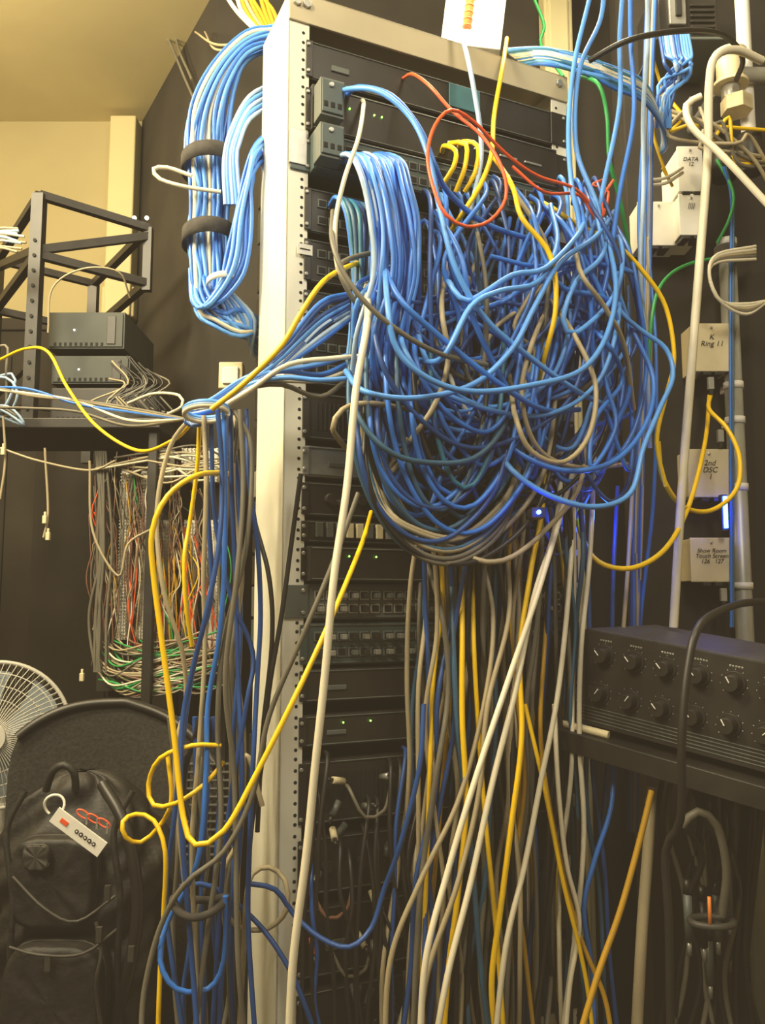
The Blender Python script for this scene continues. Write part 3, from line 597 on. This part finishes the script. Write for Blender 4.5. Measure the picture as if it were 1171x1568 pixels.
# ---------------------------------------------------------------- mixer amp on shelf at right
TL = P(917, 983, 1.30); TR = P(1195, 1036, 1.13)
ax = (TR-TL).normalized(); hb = Vector((0, 0, 1)).cross(ax).normalized(); az = ax.cross(hb).normalized()
AM = Matrix.Translation(TL) @ Matrix((ax, hb, az)).transposed().to_4x4()
H = .142; b = MB('mixer_amplifier', AM); WA = .44; DA = .26
b.box((0, 0, -H), (WA, DA, 0), 'black_gear'); b.box((-.001, -.004, -H), (WA+.001, 0, -.0), 'black_metal')
b.box((0, .002, 0), (WA, DA, .0015), 'mesh_plastic')
for i in range(7):
    for j, (zz, rr) in enumerate(((-.034, .0105), (-.092, .0105))):
        x = .035+i*.048; b.cyl((x, -.006, zz), (x, -.004, zz), rr*1.5, 'black_gear', 24); b.cyl((x, -.022, zz), (x, -.004, zz), rr, 'black_gear', 20, rr*1.15)
        an = random.choice([-.8, .7, -.6, .5]); q = Vector((math.sin(an), 0, math.cos(an)))
        b.cyl(Vector((x, -.0235, zz))+q*.001, Vector((x, -.0235, zz))+q*rr*1.0, .0010, 'white_label', 6)
        for k in range(9):
            an = math.radians(-225+k*33.75); q = Vector((x+rr*1.75*math.cos(an), -.0045, zz-rr*1.75*math.sin(an)))
            b.box(q-Vector((.0007, .0003, .0007)), q+Vector((.0007, .0003, .0007)), 'silver')
    for k in range(5): b.box((.026+i*.048+k*.004, -.0046, -.013), (.0288+i*.048+k*.004, -.004, -.0105), 'silver')
for i in range(5): b.box((.3+i*.02, -.006, -.12), (.312+i*.02, -.004, -.112), 'grey_gear')
for i in range(5): b.box((.01, -.005, -.116-i*.005), (WA-.01, -.004, -.1145-i*.005), 'grey_gear')
for x in (.03, WA-.03):
    for y in (.03, DA-.03): b.cyl((x, y, -H-.0118), (x, y, -H), .012, 'black_metal', 16)
b.done(.0015)
b = MB('equipment_shelf', AM); zt = -H-.012
b.box((-.045, -.03, zt-.004), (WA+.06, DA+.1, zt), 'black_metal'); b.box((-.045, -.034, zt-.030), (WA+.06, -.030, zt), 'black_metal'); b.box((-.049, -.03, zt-.030), (-.045, DA+.1, zt), 'black_metal')
for x in (.16, .45): b.box((x, DA+.06, zt-.9), (x+.03, DA+.09, zt+.0), 'black_metal')
b.cyl((-.03, -.02, zt+.006), (.06, -.012, zt+.006), .006, 'ivory_plastic', 14)
b.done(.001)
L = []; pl = MB('audio_connector_plugs')
for i, (x, y) in enumerate([(1075, 1430), (1098, 1440), (1120, 1430), (1138, 1400), (1108, 1500), (1140, 1460)]):
    yy = 1.25+.02*i
    L.append((random.choice(['black', 'grey', 'black']), .0045, PP([(1060+i*14, 1200, yy), (1080+i*12+ru(-15, 15), 1280, yy-.03), (1110+ru(-30, 30), 1340, yy-.02), (x, y-30, yy)])))
    c = P(x, y, yy); pl.cyl(c+Vector((0, 0, -.035)), c+Vector((0, 0, .03)), .006, random.choice(['black_gear', 'grey_gear', 'grey_gear']), 14); pl.cyl(c+Vector((0, 0, -.055)), c+Vector((0, 0, -.035)), .0035, 'silver', 12); pl.cyl(c+Vector((0, 0, .03)), c+Vector((0, 0, .05)), .0065, 'black_gear', 14, .005)
for i in range(12):
    x = 1040+i*13
    L.append((pick([('black', 7), ('grey', 2)]), .0042, PP([(x, 1190, 1.36), (x+ru(-20, 20), 1290, 1.33), (x+ru(-24, 24), 1400, 1.34), (x+ru(-30, 20), 1530, 1.34), (x+ru(-30, 30), 1680, 1.34)])))
L.append(('grey', .006, PP([(1065, 1290, 1.2), (1090, 1268, 1.19), (1120, 1290, 1.19), (1135, 1360, 1.2), (1128, 1430, 1.22)])))
pl.done(); cables('black_audio_cables', L)
b = MB('cable_ring_clamp'); c = P(1112, 1440, 1.22); b.tube([c+Vector((.03*math.cos(a), .02*math.sin(a), 0)) for a in [k*math.pi/10 for k in range(20)]], .005, 'mesh_plastic', 8, True); b.cyl(c+Vector((-.01, -.02, .0)), c+Vector((-.01, -.02, .04)), .0025, 'orange', 10); b.done()

# ---------------------------------------------------------------- fluorescent fixture & ceiling things
a = P(735, 72, 1.60)
fx = MB('fluorescent_light_fixture', Matrix.Translation(a) @ Matrix.Rotation(math.radians(7), 4, 'Y'))
fx.box((-.062, .0, .0), (.062, .035, .34), 'white_plastic'); fx.box((-.058, -.008, .004), (.058, 0, .336), 'lamp_diffuser')
fx.cyl((-.012, -.012, .03), (-.012, -.012, .33), .009, 'orange', 16)
for k in range(20): fx.cyl((-.012, -.012, .03+k*.015), (-.012, -.012, .034+k*.015), .0105, 'orange', 16)
fx.cyl((.0, .02, .33), (.0, .02, .66), .006, 'black_metal', 10); fx.done(.003)
cl = []
for i in range(9):
    cl.append((random.choice(['tan', 'white', 'ochre']), .004, PP([(330+i*9, -60, 1.5), (350+i*8+ru(-10, 10), -10, 1.45), (372+i*7, 20, 1.42), (400+i*5, 48+i*2, 1.35)])))
for i in range(2): cl.append(('tan', .0025, PP([(305+i*15, 50, 2.0), (340, 70+i*8, 1.6), (410, 60, 1.4)])))
cables('ceiling_cables', cl)
cables('ceiling_wire', [('grey', .004, PP([(215, -30, 2.3), (262, 60, 2.2), (290, 125, 2.15), (310, 170, 2.1)])), ('grey', .004, PP([(270, -30, 2.3), (275, 60, 2.2), (300, 125, 2.1)]))])

# ---------------------------------------------------------------- left background open frame
A = P(62, 305, 1.80); zt = A.z; zb = P(62, 662, 1.80).z
Bp = Vector((A.x+.20, 1.97, zt)); Cc = Vector((A.x-.26, 2.16, zt)); Dd = Bp + (Cc-A)
b = MB('open_frame_rack')
def bar(p, q, w=.016, k='black_metal'):
    p = Vector(p); q = Vector(q); d = q-p; m = d.to_track_quat('Z', 'Y').to_matrix(); c = (p+q)/2
    b.box(c-Vector((w, w, d.length/2)), c+Vector((w, w, d.length/2)), k, m)
for c in (A, Cc, Dd): bar((c.x, c.y, zb), c, .013)
bar((Bp.x, Bp.y, zt-.16), Bp, .010)
for z in (zt, zt-.14):
    for p, q in ((A, Bp), (A, Cc), (Cc, Dd), (Bp, Dd)): bar((p.x, p.y, z), (q.x, q.y, z), .009)
bar((A.x, A.y, zt-.13), (Bp.x, Bp.y, zt-.02), .009); bar((A.x, A.y, zt-.13), (Cc.x, Cc.y, zt-.02), .009)
for z in (zb+.14, zb+.06):
    for p, q in ((A, Cc), (Cc, Dd)): bar((p.x, p.y, z), (q.x, q.y, z), .006)
for i in range(12): b.cyl((A.x, A.y-.016, zb+.03+i*.035), (A.x, A.y-.012, zb+.03+i*.035), .004, 'hole', 8)
for q in (0, -.03): b.ball((Bp.x+q, Bp.y-.02, zt+.018), .005, 'led_white', seg=10)
b.done()
mat('dim_gear', (0.045, 0.052, 0.045), 0.6, scale=20, var=0.1)
def bx(name, p0, p1, y0, y1, k):
    a = P(p0[0], p1[1], y0); c = P(p1[0], p0[1], y0); b = MB(name); b.box((a.x, y0, a.z), (c.x, y1, c.z), k)
    b.box((a.x+.004, y0-.003, a.z+.004), (c.x-.004, y0, c.z-.004), k)
    for i in range(10): b.box((a.x+.015+i*.012, y0-.004, a.z+.006), (a.x+.021+i*.012, y0-.002, a.z+.014), 'hole')
    b.ball((a.x+(c.x-a.x)*.35, y0-.004, (a.z+c.z)/2), .002, 'led_white', seg=8); b.box((c.x-.04, y0-.005, a.z+.01), (c.x-.02, y0-.003, c.z-.01), 'black_metal'); return b.done(.003)
bx('network_switch', (74, 488), (196, 545), 1.86, 2.1, 'dim_gear')
bx('network_switch', (80, 556), (204, 600), 1.85, 2.1, 'dim_gear')
bx('media_server', (78, 606), (250, 661), 1.84, 2.00, 'black_gear')
tb = MB('equipment_table'); a = P(-40, 668, 1.74); c = P(250, 668, 1.74)
tb.box((a.x-.3, 1.74, zb-.022), (c.x, 2.02, zb), 'black_metal')
for x in (a.x-.28, c.x-.03):
    for y in (1.76, 1.99): tb.box((x, y, 0), (x+.02, y+.02, zb-.022), 'black_metal')
tb.done(.002)
L = []
for i in range(9):
    y = 355+i*4; L.append((random.choice(['white', 'pale', 'tan']), CR*.8, PP([(-60, y+ru(-6, 20), 1.7), (-5, y+ru(-3, 3), 1.68), (ru(25, 42), y+ru(-2, 10), 1.68)])))
for i in range(7):
    y = ru(540, 640); L.append((random.choice(['white', 'tan', 'pale', 'grey']), CR*.8, PP([(-40, y, 1.7), (ru(0, 20), y+ru(-20, 20), 1.68), (ru(10, 40), y+ru(0, 30), 1.68), (ru(-10, 20), 650, 1.7), (-40, 655, 1.7)])))
for i in range(5):
    y = 590+i*8; L.append((('tan', 'grey', 'blue', 'white', 'grey')[i], CR*.75, PP([(-40, y+ru(-20, 20), 1.66), (40, y+ru(-10, 30), 1.6), (120, 615+i*6+ru(-14, 14), 1.55), (200, 640+i*5+ru(-10, 10), 1.45), (290, 655, 1.25)])))
for i in range(16):
    x = ru(170, 245); L.append((random.choice(['grey', 'black', 'black', 'black', 'tan']), CR*.6, PP([(x, 575+ru(-20, 20), 1.8), (x+25, 600, 1.78), (x-20+ru(-20, 20), 630, 1.77), (x+30, 645, 1.76), (x+10, 620, 1.76)])))
L.append(('tan', CR*.6, PP([(75, 520, 1.75), (82, 450, 1.74), (130, 420, 1.74), (185, 425, 1.76), (203, 465, 1.8)])))
L.append(('white', CR*.8, PP([(200, 630, 1.6), (240, 615, 1.55), (280, 618, 1.5), (284, 635, 1.48), (260, 648, 1.45)])))
for p in ([(0, 700), (60, 720), (140, 735), (180, 720)], [(70, 700), (75, 800), (68, 840)], [(5, 650), (8, 720), (0, 780)], [(140, 720), (145, 830), (185, 900), (200, 850), (240, 825)], [(230, 720), (300, 730), (360, 720)]):
    L.append(('tan', CR*.7, [P(x, y, 1.68) for x, y in p]))
cables('background_cable_mess', L)

# ---------------------------------------------------------------- punch-down block wall
YB = 1.86; a = P(150, 1080, YB); c = P(372, 700, YB)
pb = MB('punch_down_block_panel'); pb.box((a.x, YB, a.z), (c.x, YB+.02, c.z), 'dark_board')
pb.box((a.x+.02, YB+.02, 0), (a.x+.05, YB+.04, c.z), 'dark_board'); pb.box((c.x-.05, YB+.02, 0), (c.x-.02, YB+.04, c.z), 'dark_board')
for (x0, x1) in ((180, 205), (212, 236), (244, 268), (282, 306), (318, 350)):
    for (y0, y1) in ((700, 752), (812, 1020)) if x0 > 240 else ((735, 1000),):
        p = P(x0, y1, YB-.03); q = P(x1, y0, YB-.03)
        pb.box((p.x, YB-.025, p.z), (q.x, YB, q.z), 'white_plastic')
        z = p.z+.004
        while z < q.z-.003:
            for t in (0.1, .38, .66, .9):
                xx = p.x+(q.x-p.x)*t; pb.box((xx-.0016, YB-.034, z), (xx+.0016, YB-.025, z+.003), 'white_label')
            z += .0075
pb.done()
L = []
for i in range(130):
    x = random.choice([ru(148, 182)]*3+[206, 208, 238, 241, 272, 276, 312])+ru(-5, 5); y0 = ru(700, 900); ln = ru(60, 260)
    c_ = pick([('brown', 7), ('tan', 2), ('white', 1.6), ('red', .8), ('grey', 2), ('green', .2), ('ochre', .6)])
    L.append((c_, .0014, [P(x+ru(-10, 10), y0, YB-.04), P(x+ru(-12, 12), y0+ln*.3, YB-.05), P(x+ru(-12, 12), y0+ln*.6, YB-.055), P(x+ru(-14, 24), min(1060, y0+ln), YB-.036)]))
for i in range(60):
    x = ru(150, 230); y = ru(990, 1070)
    c_ = pick([('tan', 4), ('white', 2), ('brown', 2), ('green', 2), ('grey', 3)]); L.append((c_, .002, [P(x, y, YB-.04), P(x+25, y+ru(0, 25), YB-.07), P(x+80, y+ru(-10, 30), YB-.08), P(x+130, y+ru(-20, 20), YB-.07)]))
for i in range(30):
    x = ru(250, 360); L.append((pick([('yellow', 1), ('red', 1.5), ('white', 3), ('green', 1), ('ochre', 1)]), .0014, [P(x-10, ru(820, 880), YB-.04), P(x+ru(-20, 10), ru(890, 930), YB-.06), P(x+ru(-20, 10), ru(940, 1000), YB-.06), P(x, ru(1010, 1060), YB-.04)]))
for i in range(6):
    x = 150+i*3; L.append(('grey', .003, PP([(x, 705, YB-.05), (x+ru(-15, 10), 850, YB-.06), (x+ru(-12, 12), 960, YB-.06), (x+ru(-10, 20), 1050, YB-.06)])))
for i in range(12):
    y = 700+i*3; L.append((pick([('tan', 2), ('white', 3), ('grey', 3)]), .0025, PP([(ru(140, 240), y+ru(0, 20), YB-.06), (260, y+ru(-5, 25), YB-.09), (310, y+ru(-10, 25), YB-.09), (360, y+ru(0, 30), YB-.06)])))
cables('punch_down_wiring', L)
for p in ((70, 812), (75, 838), (5, 705), (128, 1058), (180, 1108)):
    b = MB('modular_plug'); c = P(p[0], p[1], 1.67); b.box(c+Vector((-.004, -.004, -.008)), c+Vector((.004, .004, .008)), 'ivory_plastic'); b.cyl(c, c+Vector((0, 0, .016)), .0025, 'ivory_plastic', 8); b.done(.001)
jb = P(360, 590, 1.5); b = MB('surface_mount_jack_box'); b.box(jb+Vector((-.022, 0, -.02)), jb+Vector((.022, .03, .03)), 'ivory_plastic'); b.box(jb+Vector((-.015, -.004, -.012)), jb+Vector((.015, 0, .02)), 'white_plastic'); b.done(.003)

# ---------------------------------------------------------------- fan
fc = P(-8, 1148, 1.90); fr = .160
fm = Matrix.Translation(fc) @ Matrix.Rotation(math.radians(12), 4, 'Z')
b = MB('pedestal_fan', fm)
def ring(r, y, t, k='fan_plastic'): b.tube([(r*math.cos(a), y, r*math.sin(a)) for a in [q*math.pi/32 for q in range(64)]], t, k, 6, True)
ring(fr, 0, .005); ring(fr*.98, .012, .004)
for r in (.25, .5, .68, .85): ring(fr*r, -.035*(1-r*r*.9), .0014)
for i in range(72):
    a = i*math.pi/36
    b.tube([(fr*q*math.cos(a+.25*(1-q)), -.04*(1-q*q)-.002, fr*q*math.sin(a+.25*(1-q))) for q in (.2, .4, .6, .8, 1)], .0011, 'fan_plastic', 4)
    b.tube([(fr*q*math.cos(a), .07*(1-q*q)+.01, fr*q*math.sin(a)) for q in (.3, .6, .85, 1)], .0011, 'fan_plastic', 4)
b.cyl((0, -.05, 0), (0, -.035, 0), fr*.2, 'fan_plastic', 32); b.cyl((0, 0, 0), (0, .03, 0), .03, 'fan_blade', 24); b.cyl((0, .06, 0), (0, .15, 0), .05, 'fan_plastic', 24, .04)
for k in range(4):
    a0 = k*math.pi/2+.4
    b.grid(lambda u_, v_, a0=a0: Vector(((.03+.11*v_)*math.cos(a0+(u_-.5)*(.9+.3*v_)), .012+.02*(u_-.5), (.03+.11*v_)*math.sin(a0+(u_-.5)*(.9+.3*v_)))), 8, 6, 'fan_blade')
b.cyl((0, .1, -.03), (0, .1, -fc.z+.03), .014, 'fan_plastic', 16); b.cyl((0, .1, -fc.z), (0, .1, -fc.z+.03), .15, 'fan_plastic', 32, .13); b.done()

# ---------------------------------------------------------------- office chair with backpack
YC = 1.52; L0 = P(14, 1200, YC); R0 = P(350, 1200, YC); ztop = P(150, 1102, YC).z
ch = MB('office_chair'); xc = (L0.x+R0.x)/2; hw = (R0.x-L0.x)/2
def back(u_, v_, off=0):
    x = (u_*2-1); z = ztop-.62*v_; sx = hw*(1-.10*v_)*(1 if v_ > .1 else .93+.07*math.sin(v_/.1*math.pi/2))
    drop = .055*abs(x)**3.2*(1-v_)+ (0.05*max(0, x)*(1-v_))
    return Vector((xc+x*sx, YC+off+.05*(1-x*x)-.03*math.sin(v_*math.pi), z-drop))
ga = ch.grid(lambda u_, v_: back(u_, v_), 28, 20, 'fabric_black'); gb = ch.grid(lambda u_, v_: back(u_, v_, .045), 28, 20, 'fabric_black')
i0 = ch.mi('fabric_black')
for i in range(27):
    for j in (0, 19): ch.bm.faces.new((ga[j][i], ga[j][i+1], gb[j][i+1], gb[j][i])).material_index = i0
for j in range(19):
    for i in (0, 27): ch.bm.faces.new((ga[j][i], ga[j+1][i], gb[j+1][i], gb[j][i])).material_index = i0
ch.tube(smooth([back(t/20, .0, -.004) for t in range(21)]), .008, 'black_metal', 8)
mp0 = P(290, 1180, YC-.07)
for i in range(13): ch.box((mp0.x, YC-.07, mp0.z-.18+i*.0135), (mp0.x+.085, YC-.06, mp0.z-.175+i*.0135), 'mesh_plastic')
for i in range(9): ch.box((mp0.x+i*.0105, YC-.068, mp0.z-.18), (mp0.x+.004+i*.0105, YC-.062, mp0.z-.01), 'mesh_plastic')
ch.box((mp0.x-.006, YC-.072, mp0.z-.19), (mp0.x, YC-.03, mp0.z+.0), 'black_metal')
zs = ztop-.62
ch.grid(lambda u_, v_: Vector((xc+(.24*math.cos(u_*6.2832))*v_, YC-.20+.22*math.sin(u_*6.2832)*v_, zs+.02-.02*v_**4)), 32, 6, 'fabric_black', True)
ch.grid(lambda u_, v_: Vector((xc+.24*math.cos(u_*6.2832), YC-.20+.22*math.sin(u_*6.2832), zs-.06*v_)), 32, 3, 'fabric_black', True)
ch.cyl((xc, YC-.2, zs-.06), (xc, YC-.2, zs-.05), .2, 'black_metal', 24); ch.cyl((xc, YC-.2, .08), (xc, YC-.2, zs-.06), .025, 'black_metal', 16)
ch.box((xc-.03, YC-.1, zs-.06), (xc+.03, YC+.07, zs-.04), 'black_metal'); ch.box((xc-.03, YC+.055, zs-.06), (xc+.03, YC+.075, zs+.3), 'black_metal')
for k in range(5):
    a = k*1.2566; e = Vector((xc+.28*math.cos(a), YC-.2+.28*math.sin(a), .07)); ch.tube([(xc, YC-.2, .1), e], .018, 'black_metal'); ch.cyl((e.x-.015, e.y, .03), (e.x+.015, e.y, .03), .03, 'black_metal', 16)
ch.done(.002)

YP = 1.28
bk = MB('black_backpack'); cx = P(92, 1400, YP).x; hwid = .125; zt_ = P(80, 1222, YP).z; zbt = zs+.03; hh = zt_-zbt
def sup(a, e=.45):
    c, s_ = math.cos(a), math.sin(a); return (abs(c)**e*(1 if c > 0 else -1), abs(s_)**e*(1 if s_ > 0 else -1))
def bag(u_, v_):
    a = u_*2*math.pi; x, y = sup(a, .6); t = v_
    w = hwid*(.10 + .9*min(1, (t/.22))**.5 if t < .22 else 1.0)*(1+.05*math.sin(t*7)); dd = .085*(.12+.88*min(1, t/.3)**.55)
    if t > .95: k = 1-(t-.95)*8; w *= k; dd *= k
    wr = .005*math.sin(t*31+a*3)+.005*math.sin(a*7+t*11)+.003*math.sin(t*70+a*9)
    return Vector((cx+x*(w+wr)+.015*t, YP+.09+y*(dd+wr), zt_-hh*t))
bk.grid(bag, 64, 80, 'bag_nylon', True)
def pocket(px0, py0, px1, py1, yo, d, k='bag_nylon'):
    p = P(px0, py1, yo); q = P(px1, py0, yo)
    def fn(u_, v_):
        a = u_*2*math.pi; x, z = sup(a, .5)
        sc = (1-.12*v_**2 if v_ < .6 else (.957-(v_-.6)*2.39)) if v_ < .999 else .0008
        sc = max(sc, .0008)
        return Vector(((p.x+q.x)/2+x*(q.x-p.x)/2*sc, yo-d*min(1, v_*1.7)**.6+.0018*math.sin(x*9+z*5)*sc, (p.z+q.z)/2+z*(q.z-p.z)/2*sc))
    bk.grid(fn, 40, 12, k, True)
    bk.tube([fn(i/24, .12)+Vector((0, -.002, 0)) for i in range(24)], .0016, 'bag_grey', 6, True)
pocket(25, 1300, 160, 1440, YP+.01, .035); pocket(15, 1460, 175, 1640, YP+.005, .045)
pocket(38, 1318, 80, 1358, YP-.03, .008, 'bag_grey')
for (x0, x1) in ((10, 20), (178, 188)):
    bk.tube(smooth(PP([(x0+30, 1235, YP), (x0, 1300, YP-.01), (x1, 1400, YP-.02), (x1-4, 1500, YP-.02), (x1, 1620, YP)])), .005, 'bag_nylon', 6)
bk.tube(smooth(PP([(150, 1440, YP-.04), (158, 1490, YP-.045), (150, 1540, YP-.045), (160, 1620, YP-.03)])), .003, 'bag_grey', 6)
bk.tube(smooth(PP([(72, 1235, YP+.04), (82, 1205, YP+.03), (100, 1195, YP+.03), (116, 1207, YP+.03), (118, 1235, YP+.04)])), .006, 'bag_nylon', 8)
bk.tube(smooth(PP([(20, 1370, YP-.03), (70, 1420, YP-.045), (120, 1440, YP-.045), (180, 1400, YP-.02)])), .0022, 'bag_grey', 6)
bk.tube(smooth(PP([(15, 1480, YP-.04), (60, 1492, YP-.05), (130, 1490, YP-.05), (185, 1450, YP-.02)])), .0022, 'bag_grey', 6)
for (x, y) in ((75, 1505), (155, 1460), (168, 1395), (205, 1490)):
    c = P(x, y, YP-.05); bk.box(c-Vector((.004, .003, .010)), c+Vector((.004, .003, .010)), 'bag_grey')
bk.done()
cables('bag_strap', [('black', .009, PP([(160, 1225, YP+.02), (195, 1290, YP-.02), (215, 1400, YP-.03), (205, 1500, YP-.03), (180, 1600, YP)]))])
tg = MB('luggage_key_tag'); a = P(85, 1272, YP-.075); c = P(160, 1328, YP-.075); d = (c-a).normalized(); q = d.to_track_quat('X', 'Z').to_matrix(); mid = (a+c)/2
Lt = (c-a).length
tg.box(mid-Vector((Lt/2, .0015, .0115)), mid+Vector((Lt/2, .0015, .0115)), 'white_plastic', q)
mm = Matrix.Translation(mid) @ q.to_4x4()
for i in range(5):
    p = mm @ Vector((-.002+i*.0074, -.0022, 0)); tg.cyl(p+Vector((0, .0004, 0)), p-Vector((0, .0004, 0)), .0032, 'ink', 8 if i % 2 else 5); tg.cyl(p, p-Vector((0, .0006, 0)), .0013, 'white_plastic', 8)
p = mm @ Vector((-.024, -.0022, 0)); tg.box(p-Vector((.006, .0005, .003)), p+Vector((.006, .0005, .003)), 'c_red', q)
rc = P(85, 1258, YP-.07); tg.tube([rc+Vector((.014*math.cos(t), .002*math.sin(t*2), .014*math.sin(t))) for t in [k*math.pi/12 for k in range(-3, 17)]], .0020, 'white_plastic', 8)
for i in range(3):
    c = P(130+i*16, 1272+i*7, YP-.07); tg.tube([c+Vector((.009*math.cos(t), 0, .005*math.sin(t)-.004*math.cos(t))) for t in [k*math.pi/8 for k in range(16)]], .0013, 'c_red', 6, True)
    tg.box(c+Vector((.004, -.0015, -.014)), c+Vector((.007, .0015, 0)), 'silver')
tg.done(.0006)

# ---------------------------------------------------------------- lights
light('ceiling_lamp_light', 'POINT', (-1.30, 1.45, 2.50), 34, (1, .78, .42), .12)
light('room_light_key', 'AREA', (-0.90, -0.15, 2.75), 38, (1, .87, .60), .45, (.0, 1.25, 2.0), .8)
light('post_side_light', 'AREA', (-1.05, .75, 2.70), 34, (1, .87, .58), .3, (-.2, 1.3, 2.05), .5)
light('room_light_near', 'AREA', (.50, .1, 2.80), 18, (1, .92, .74), .35, (.35, 1.4, 2.0), .7)
light('fixture_light', 'AREA', (.30, 1.45, 2.80), 8, (1, .88, .62), .25, (.35, 1.45, 1.5), .4)
w = bpy.data.worlds.new('world'); scene.world = w; w.use_nodes = True
w.node_tree.nodes['Background'].inputs[0].default_value = (1, .83, .58, 1); w.node_tree.nodes['Background'].inputs[1].default_value = .18
